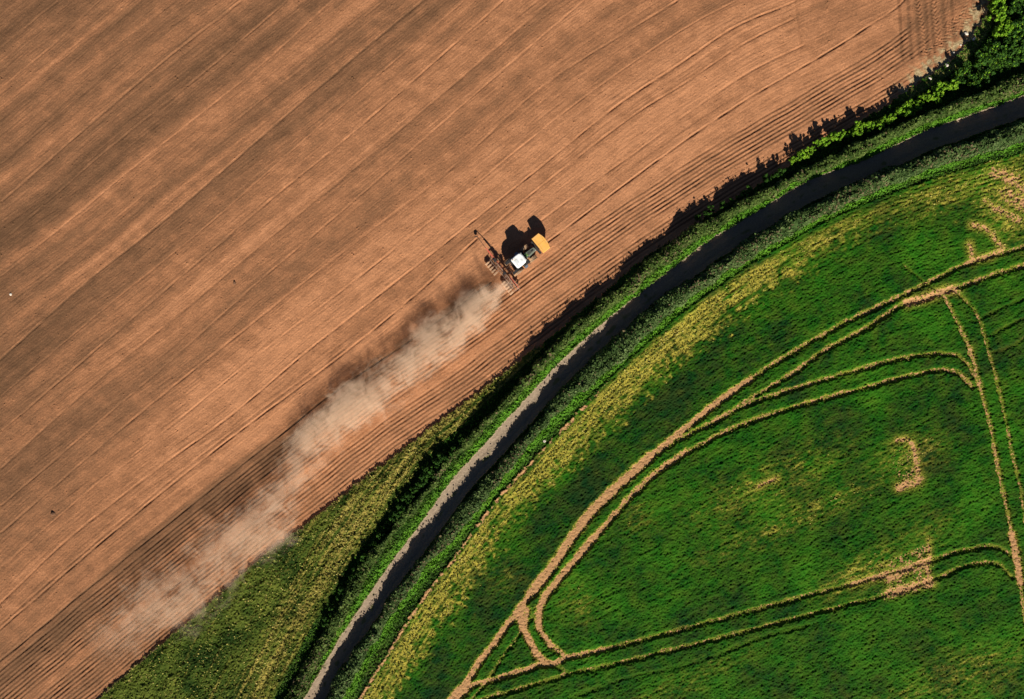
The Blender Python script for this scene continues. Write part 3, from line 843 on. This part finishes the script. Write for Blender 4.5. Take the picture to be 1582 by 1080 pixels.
def wheel(name_parent, x, y, R, w):
    rim_r = R * .56
    t = MB()
    prof = [(rim_r, -w * .42), (R * .80, -w * .5), (R * .95, -w * .47), (R * .965, -w * .2), (R * .97, 0), (R * .965, w * .2), (R * .95, w * .47), (R * .80, w * .5), (rim_r, w * .42)]
    t.lathe(prof, (0, 0, R), 40)
    nl = 20
    for k in range(nl):                                     # lugs, chevron fashion
        for sd_ in (-1, 1):
            a = 2 * math.pi * (k + (.5 if sd_ > 0 else 0)) / nl
            r = R * .975
            c0 = Vector((math.cos(a) * r, sd_ * w * .24, R + math.sin(a) * r))
            rot = Matrix.Rotation(-a, 3, 'Y') @ Matrix.Rotation(sd_ * .7, 3, 'X')
            t.box(c0, (R * .07, w * .52, R * .07), rot)
    wroot = t.build("wheel", M_TYRE, name_parent)
    wroot.location = (x, y, 0)
    d = MB()
    prof = [(0.02, -w * .10), (rim_r * .4, -w * .12), (rim_r * .8, -w * .3), (rim_r * 1.02, -w * .42), (rim_r * 1.02, w * .42), (rim_r * .8, w * .3), (rim_r * .4, w * .12), (0.02, w * .10)]
    d.lathe(prof, (0, 0, R), 28)
    d.cyl((0, -w * .3, R), (0, w * .3, R), R * .13, seg=12)
    d.build("rim", M_RIM, wroot, True)
    return wroot

for sgn in (-1, 1):
    wheel(tractor, 0, sgn * 1.06, .92, .62)
    wheel(tractor, 2.95, sgn * 1.02, .68, .50)
    f = MB()                                                # curved rear mudguards
    for k in range(7):
        a0, a1 = math.radians(30 + k * 17), math.radians(30 + (k + 1) * 17)
        f.bar((math.cos(a0) * 1.03, sgn * .93, .92 + math.sin(a0) * 1.03), (math.cos(a1) * 1.03, sgn * .93, .92 + math.sin(a1) * 1.03), .42, .03)
    f.build("mudguard", M_BLACK, tractor)
    g = MB()
    for k in range(5):
        a0, a1 = math.radians(35 + k * 22), math.radians(35 + (k + 1) * 22)
        g.bar((2.95 + math.cos(a0) * .78, sgn * 1.04, .68 + math.sin(a0) * .78), (2.95 + math.cos(a1) * .78, sgn * 1.04, .68 + math.sin(a1) * .78), .58, .025)
    g.build("mudguard", M_GUARD, tractor)
    MB().box((1.75, sgn * .86, .85), (1.25, .55, .7), bevel=.05).build("fuel_tank" if sgn > 0 else "battery_box", M_BLACK, tractor)
    s_ = MB()
    for k in range(3): s_.box((1.45, sgn * (1.22 + .05 * (2 - k)), .45 + .28 * k), (.5, .28, .03))
    s_.bar((1.22, sgn * 1.25, .35), (1.22, sgn * 1.0, 1.5), .04, .04).bar((1.68, sgn * 1.25, .35), (1.68, sgn * 1.0, 1.5), .04, .04)
    s_.build("step", M_STEEL, tractor)
    m_ = MB()                                               # mirror on its arm
    m_.cyl((1.75, sgn * .75, 2.45), (2.0, sgn * 1.35, 2.35), .02, seg=8)
    m_.box((2.02, sgn * 1.38, 2.25), (.06, .26, .42), bevel=.02)
    m_.build("mirror", M_BLACK, tractor)
# chassis, axles
ch = MB().box((1.7, 0, .85), (3.6, .55, .55), bevel=.05).cyl((0, -.95, .92), (0, .95, .92), .17).cyl((2.95, -.9, .68), (2.95, .9, .68), .12)
ch.box((3.9, 0, .75), (.9, .7, .5), bevel=.04).box((4.38, 0, 1.0), (.3, 2.3, .7), bevel=.04)
ch.bar((4.2, -.4, .6), (4.95, -.4, .55), .1, .12).bar((4.2, .4, .6), (4.95, .4, .55), .1, .12)
ch.build("chassis", M_DARKF, tractor)
# bonnet: narrow nose widening to the cab
bo = MB()
ol = [(2.15, -.48), (2.5, -.46), (3.4, -.40), (3.95, -.34), (4.15, -.22), (4.2, 0), (4.15, .22), (3.95, .34), (3.4, .40), (2.5, .46), (2.15, .48)]
tp = [(x if x < 3.5 else x - .12, y * .72) for x, y in ol]
bo.prism(ol, 1.05, 1.45); bo.prism(ol, 1.45, 1.80, tp)
bonnet = bo.build("bonnet", M_BONNET, tractor)
v = MB()
for k in range(6): v.box((2.75 + k * .10, 0, 1.812), (.05, .40, .02))
v.box((3.55, 0, 1.812), (.45, .28, .02), bevel=.008)
v.build("air_vent", M_BLACK, bonnet)
MB().box((2.46, -.12, 1.83), (.44, .13, .05), bevel=.01).box((2.40, .17, 1.83), (.30, .12, .05), bevel=.01).box((2.30, .30, 1.75), (.16, .22, .05), bevel=.01).build("green_trim", M_GREEN, bonnet)
for sgn in (-1, 1):
    MB().box((4.05, sgn * .26, 1.35), (.1, .16, .14), bevel=.02).build("headlight", M_LAMP, tractor)
ex = MB().cyl((2.0, -.58, 1.3), (2.0, -.58, 2.9), .07).cyl((2.0, -.58, 1.5), (2.0, -.58, 2.3), .11).cyl((2.0, -.58, 2.88), (1.88, -.60, 3.0), .06)
ex.build("exhaust_pipe", M_DARKF, tractor)
MB().cyl((2.05, .58, 1.3), (2.05, .58, 2.2), .08).cyl((2.05, .58, 2.2), (2.05, .58, 2.35), .14).build("air_intake", M_BLACK, tractor)
# cab
cab = MB()
for (x, y) in ((.15, -.80), (.15, .80), (1.05, -.83), (1.05, .83)): cab.bar((x, y, 1.2), (x + .03, y * .95, 2.75), .07, .07)
for y in (-.66, .66): cab.bar((1.95, y * .85, 1.2), (1.72, y, 2.75), .07, .07)
cab.box((.95, 0, 1.2), (1.75, 1.5, .18), bevel=.04)
cab.build("cab_frame", M_BLACK, tractor)
gl = MB().prism([(.17, -.78), (1.05, -.80), (2.25, -.62), (2.25, .62), (1.05, .80), (.17, .78)], 1.28, 2.74, [(.2, -.74), (1.05, -.77), (1.76, -.66), (1.76, .66), (1.05, .77), (.2, .74)])
gl.build("cab_window", M_GLASS, tractor)
rf = MB()
ol = [(.02, -.70), (.16, -.86), (1.0, -.92), (1.62, -.86), (1.84, -.60), (1.90, 0), (1.84, .60), (1.62, .86), (1.0, .92), (.16, .86), (.02, .70)]
rf.prism(ol, 2.74, 2.90); rf.prism([(.93 + (x - .93) * .99, y * .99) for x, y in ol], 2.90, 3.0, [(.93 + (x - .93) * .86, y * .86) for x, y in ol])
roof = rf.build("cab_roof", M_WHITE, tractor)
MB().box((.55, 0, 3.02), (.5, .7, .05), bevel=.015).box((1.3, -.3, 3.01), (.28, .38, .04), bevel=.012).build("roof_hatch", plain("pale_hatch", (.66, .70, .72), .4, .4, var=.05), roof)
MB().cyl((.25, .6, 3.0), (.25, .6, 3.17), .06).build("beacon", plain("amber_beacon", (.7, .28, .03), .3, .5), roof)
for y in (-.62, .62):
    MB().box((1.86, y, 2.83), (.08, .2, .1), bevel=.02).build("work_light", M_LAMP, roof)
MB().bar((.3, -.35, 3.0), (.42, -.35, 3.02), .05, .03).build("aerial", M_BLACK, roof)
MB().cyl((1.74, -.40, 2.2), (1.80, .35, 1.75), .015, seg=6).build("wiper", M_STEEL, tractor)
# front hopper with its orange yellow lid, bowed towards the front
hp = [(4.62, -1.42), (4.62, 1.42), (5.98, 1.42), (6.16, .85), (6.26, .3), (6.26, -.3), (6.16, -.85), (5.98, -1.42)]
body = [(5.35 + (x - 5.35) * .62, y * .72) for x, y in hp]
MB().prism(body, .35, .62).prism(body, .62, 1.66, [(5.35 + (x - 5.35) * .96, y * .97) for x, y in hp]).build("hopper", M_YELLOW, tractor)
hl = MB().prism(hp, 1.66, 1.76).prism(hp, 1.76, 1.86, [(5.35 + (x - 5.35) * .94, y * .96) for x, y in hp])
lid = hl.build("hopper_lid", M_YELLOW, tractor)
MB().bar((4.85, -1.1, 1.87), (4.85, 1.1, 1.87), .05, .03).bar((5.9, -.9, 1.87), (5.9, .9, 1.87), .04, .02).bar((4.85, 0, 1.87), (5.9, 0, 1.87), .05, .02).build("lid_rail", plain("lid_rail_paint", (.62, .36, .10), .5), lid)
MB().box((4.62, 0, .8), (.22, 1.0, .8), bevel=.03).bar((4.6, .9, 1.1), (3.4, .95, 1.0), .09, .09).build("hopper_bracket", M_DARKF, tractor)
# rear linkage arms
ln = MB()
for y in (-.4, .4): ln.bar((-.1, y, .75), (-1.35, y * 1.15, .6), .08, .1)
ln.bar((-.3, 0, 1.25), (-1.4, 0, 1.15), .06, .06)
ln.build("linkage", M_DARKF, tractor)

# ------------------------------------------------------------------ seed drill
drill = empty("seed_drill", (tx, ty, 0), HEAD)
tag(drill, "dusty red seed drill with a long folded out marker arm behind the tractor", "seed drill")
DX = -1.75
tb = MB().bar((DX, -3.1, .75), (DX, 3.1, .75), .16, .16).bar((DX - .48, -3.1, .7), (DX - .48, 3.1, .7), .10, .12)
for y in (-3.1, -1.6, -.5, .5, 1.6, 3.1): tb.bar((DX, y, .74), (DX - .48, y, .71), .10, .1)
tb.bar((DX, -.5, .8), (DX, -.12, 1.3), .1, .1).bar((DX, .5, .8), (DX, .12, 1.3), .1, .1)
tb.build("toolbar", M_FRAME, drill)
ga = MB().bar((DX + .22, .9, .9), (DX + .22, 3.05, .9), .08, .08).bar((DX + .22, -3.05, .9), (DX + .22, -.9, .9), .08, .08)
for y in (-2.9, -2.0, -1.0, 1.0, 2.0, 2.9): ga.bar((DX + .22, y, .9), (DX, y, .8), .06, .06)
ga.build("wing_rail", M_RED, drill)
MB().cyl((DX - .1, 0, .8), (DX - .1, 0, 1.55), .12).cyl((DX - .1, 0, 1.5), (DX - .1, 0, 1.72), .27, .22, 18).build("seed_distributor", M_DARKF, drill)
hs = MB()
for k in range(12):
    y = -2.95 + k * .536
    pts = [Vector((DX - .1, 0, 1.6)), Vector((DX - .2, y * .5, 1.5 - .1 * abs(y) / 3)), Vector((DX - .55, y, .85))]
    for a, b in zip(pts[:-1], pts[1:]): hs.cyl(a, b, .022, seg=6)
hs.build("seed_hose", M_BLACK, drill)
def coulter(y):
    a = MB().bar((DX - .48, y, .66), (DX - .95, y, .34), .05, .07)
    arm = a.build("coulter_arm", M_FRAME, drill)
    d = MB().cyl((DX - .86, y - .035, .24), (DX - .86, y + .0, .24), .24, seg=24).cyl((DX - .86, y + .05, .24), (DX - .86, y + .07, .24), .24, seg=24)
    d.build("disc", M_DISC, arm)
    w = MB().cyl((DX - 1.28, y - .14, .2), (DX - 1.28, y + .14, .2), .21, seg=24).bar((DX - .9, y, .36), (DX - 1.28, y, .2), .05, .06)
    w.box((DX - 1.12, y, .45), (.62, .27, .10), bevel=.03)
    w.build("press_wheel", M_DISC, arm)
for k in range(5):
    coulter(2.95 - k * .50); coulter(-2.95 + k * .50)
for y in (-2.2, 2.45):
    wd = MB().lathe([(.14, -.12), (.30, -.15), (.36, -.1), (.36, .1), (.30, .15), (.14, .12)], (DX + .35, y, .36), 24).cyl((DX + .35, y - .13, .36), (DX + .35, y + .13, .36), .14)
    wd.bar((DX + .35, y + .2, .4), (DX, y + .2, .75), .06, .08)
    wd.build("depth_wheel", M_TYRE, drill)
MB().box((DX + .05, 2.55, .92), (.42, .55, .28), bevel=.04).build("hydraulic_box", M_DARKF, drill)
# marker arm on the left: two sections and a disc that scratches the next line
ar = MB().bar((DX + .1, 3.05, .85), (DX + .18, 4.9, .80), .15, .12).bar((DX + .24, 3.05, .95), (DX + .24, 4.7, .86), .05, .05)
arm = ar.build("marker_arm", M_RED, drill)
MB().bar((DX + .18, 4.85, .82), (DX + .28, 7.2, .50), .07, .07).bar((DX + .28, 7.2, .50), (DX + .12, 7.25, .3), .05, .05).build("arm_extension", M_DARKF, arm)
MB().cyl((DX + .14, 7.22, .22), (DX + .2, 7.3, .23), .24, seg=24).build("marker_disc", M_DARKF, arm)
ar = MB().bar((DX - .1, -3.0, .95), (DX - .02, -.9, 1.15), .09, .09).bar((DX + .35, -3.0, .9), (DX + .30, -1.0, 1.0), .07, .07)
ar.cyl((DX + .1, -3.25, .55), (DX + .16, -3.32, .55), .24, seg=22).bar((DX + .1, -3.02, .9), (DX + .13, -3.27, .55), .06, .06)
ar.build("folded_marker_arm", M_FRAME, drill)

# ------------------------------------------------------------------ dust raised by the drill (a cloud of real thickness)
dx0, dy0 = W((794, 440))
Ld, Wd, Hd = 90.0, 20.0, 6.0
bm = bmesh.new()
bmesh.ops.create_cube(bm, size=1, matrix=Matrix.Translation((Ld / 2, 0, Hd / 2)) @ Matrix.Diagonal((Ld, Wd, Hd, 1)))
me = bpy.data.meshes.new("dust_cloud"); bm.to_mesh(me); bm.free()
dust = bpy.data.objects.new("dust_cloud", me); COL.objects.link(dust)
DH = math.atan2(-(980 - 440), -(172 - 794)) # placeholder angle, replaced below
ax = W((172, 980)) - W((794, 440)); DH = math.atan2(ax[1], ax[0])
dust.location = (dx0, dy0, .12); dust.rotation_euler.z = DH
tag(dust, "long pale plume of dust trailing from the seed drill across the field", "dust", kind="stuff")
dm = bpy.data.materials.new("dust"); dm.use_nodes = True
nt = dm.node_tree; nt.nodes.remove(nt.nodes["Principled BSDF"]); T = NT(nt)
pv = T.n("ShaderNodeVolumePrincipled"); nt.links.new(pv.outputs[0], nt.nodes["Material Output"].inputs['Volume'])
pv.inputs['Color'].default_value = (1., .78, .58, 1); pv.inputs['Anisotropy'].default_value = -.1
sep = T.n("ShaderNodeSeparateXYZ"); nt.links.new(T.coord(), sep.inputs[0])
xn = T.math('DIVIDE', sep.outputs[0], Ld)
# stops: photo pixel of the centre line, half width in m, strength
DST = [((794,440),1.2,.0), ((782,448),2.6,.8), ((748,468),4.6,1.), ((700,505),5.2,.8), ((650,548),5.2,.6), ((600,590),5.2,.65), ((545,635),5.8,.85), ((490,680),5.4,.65), ((470,712),4.8,.38),
       ((448,762),5.2,.36), ((425,800),6.4,.52), ((350,858),7.2,.38), ((265,928),7.9,.42), ((205,962),6.5,.2), ((150,1000),4.0,.0)]
ca_, sa_ = math.cos(DH), math.sin(DH)
st = []
for (p, hw, s) in DST:
    w = W(p) - W((794, 440))
    lx = w[0] * ca_ + w[1] * sa_; ly = -w[0] * sa_ + w[1] * ca_
    st.append((min(1, max(0, lx / Ld)), (.5 + ly / 20.0, hw / 8.0, s)))
rp = T.ramp(xn, st)
sc = T.n("ShaderNodeSeparateColor"); nt.links.new(rp, sc.inputs[0])
off = T.math('MULTIPLY', T.math('SUBTRACT', sc.outputs[0], .5), 20.0)
warp = T.math('MULTIPLY', T.math('SUBTRACT', T.noise(.13, 4, .65), .5), 9.0)
dy = T.math('SUBTRACT', T.math('SUBTRACT', sep.outputs[1], off), warp)
rr = T.math('DIVIDE', dy, T.math('MULTIPLY', sc.outputs[1], 8.0))
r2 = T.math('MULTIPLY', rr, rr)
zz = T.math('DIVIDE', T.math('SUBTRACT', sep.outputs[2], 1.7), 3.0)
r2 = T.math('ADD', r2, T.math('MULTIPLY', zz, zz))
fall = T.math('SUBTRACT', 1.0, r2, clamp=True)
nn = T.math('ADD', T.math('MULTIPLY', T.noise(.42, 7, .72, dist=1.0), .8), T.math('MULTIPLY', T.noise(.10, 2), .2))
nz = T.math('MULTIPLY', T.math('SUBTRACT', nn, T.math('MULTIPLY_ADD', fall, -.17, .585)), 10.0, clamp=True)
dens = T.math('MULTIPLY', T.math('MULTIPLY', nz, fall), T.math('MULTIPLY', sc.outputs[2], .58))
nt.links.new(dens, pv.inputs['Density'])
me.materials.append(dm)

# ------------------------------------------------------------------ stones and clods
M_STONE = plain("pale_stone", (.62, .56, .48), .9, .2, var=.2, scale=8, bump=.5)
M_CLOD = plain("earth_clod", (.16, .085, .05), .95, .1, var=.3, scale=8, bump=.5)
def lump(name, p, r, m, seed, flat=.6):
    bm = bmesh.new(); bmesh.ops.create_icosphere(bm, subdivisions=2, radius=r)
    g = random.Random(seed)
    ax_ = [Vector((g.gauss(0, 1), g.gauss(0, 1), g.gauss(0, 1))).normalized() for _ in range(5)]
    for v in bm.verts:
        k = 1 + sum(.16 * math.sin(3 * v.co.normalized().dot(a) + i) for i, a in enumerate(ax_))
        v.co *= k; v.co.z = v.co.z * flat
    me = bpy.data.meshes.new(name); bm.to_mesh(me); bm.free(); me.materials.append(m)
    o = bpy.data.objects.new(name, me); COL.objects.link(o)
    w = W(p); z = float(zat(np.array([w]))[0][0]); o.location = (w[0], w[1], z + r * .2); o.rotation_euler.z = g.uniform(0, 6)
    return o
for k, (p, r, lb) in enumerate([((1495,50),.27,"largest pale stone, at the curved end of the ploughed rows"), ((1504,61),.26,"pale stone just below the largest stone in the field corner"),
                                ((1462,101),.22,"small pale stone on the lower edge of the stony field corner"), ((1436,122),.24,"pale stone at the left end of the dry stony margin"),
                                ((1475,80),.18,"tiny pale stone among dry stubble between the other corner stones"), ((1486,68),.16,"tiny pale stone near the middle of the stony corner")]):
    tag(lump("stone", p, r, M_STONE, k), lb, "stone", "pale stones in the field corner")
for k, (p, r, lb) in enumerate([((15,455),.2,"lone pale stone on the dark soil at the left edge of the picture")]):
    tag(lump("stone", p, r, M_STONE, 30 + k), lb, "stone")
for k, (p, r, lb) in enumerate([((361,437),.24,"dark clod of earth on the soil left of the tractor, above the fine seam lines"), ((80,795),.28,"dark clod of earth low at the left, between two seam lines"),
                                ((480,508),.2,"small clod on the faint cross mark left of the dust plume"), ((190,997),.15,"small clod near the lower rows")][:2]):
    tag(lump("clod", p, r, M_CLOD, 50 + k, .8), lb, "clod")
tag(lump("stone", (841,681), .2, M_STONE, 71), "white stone lying where the bright grass meets the yellow crop band", "stone")
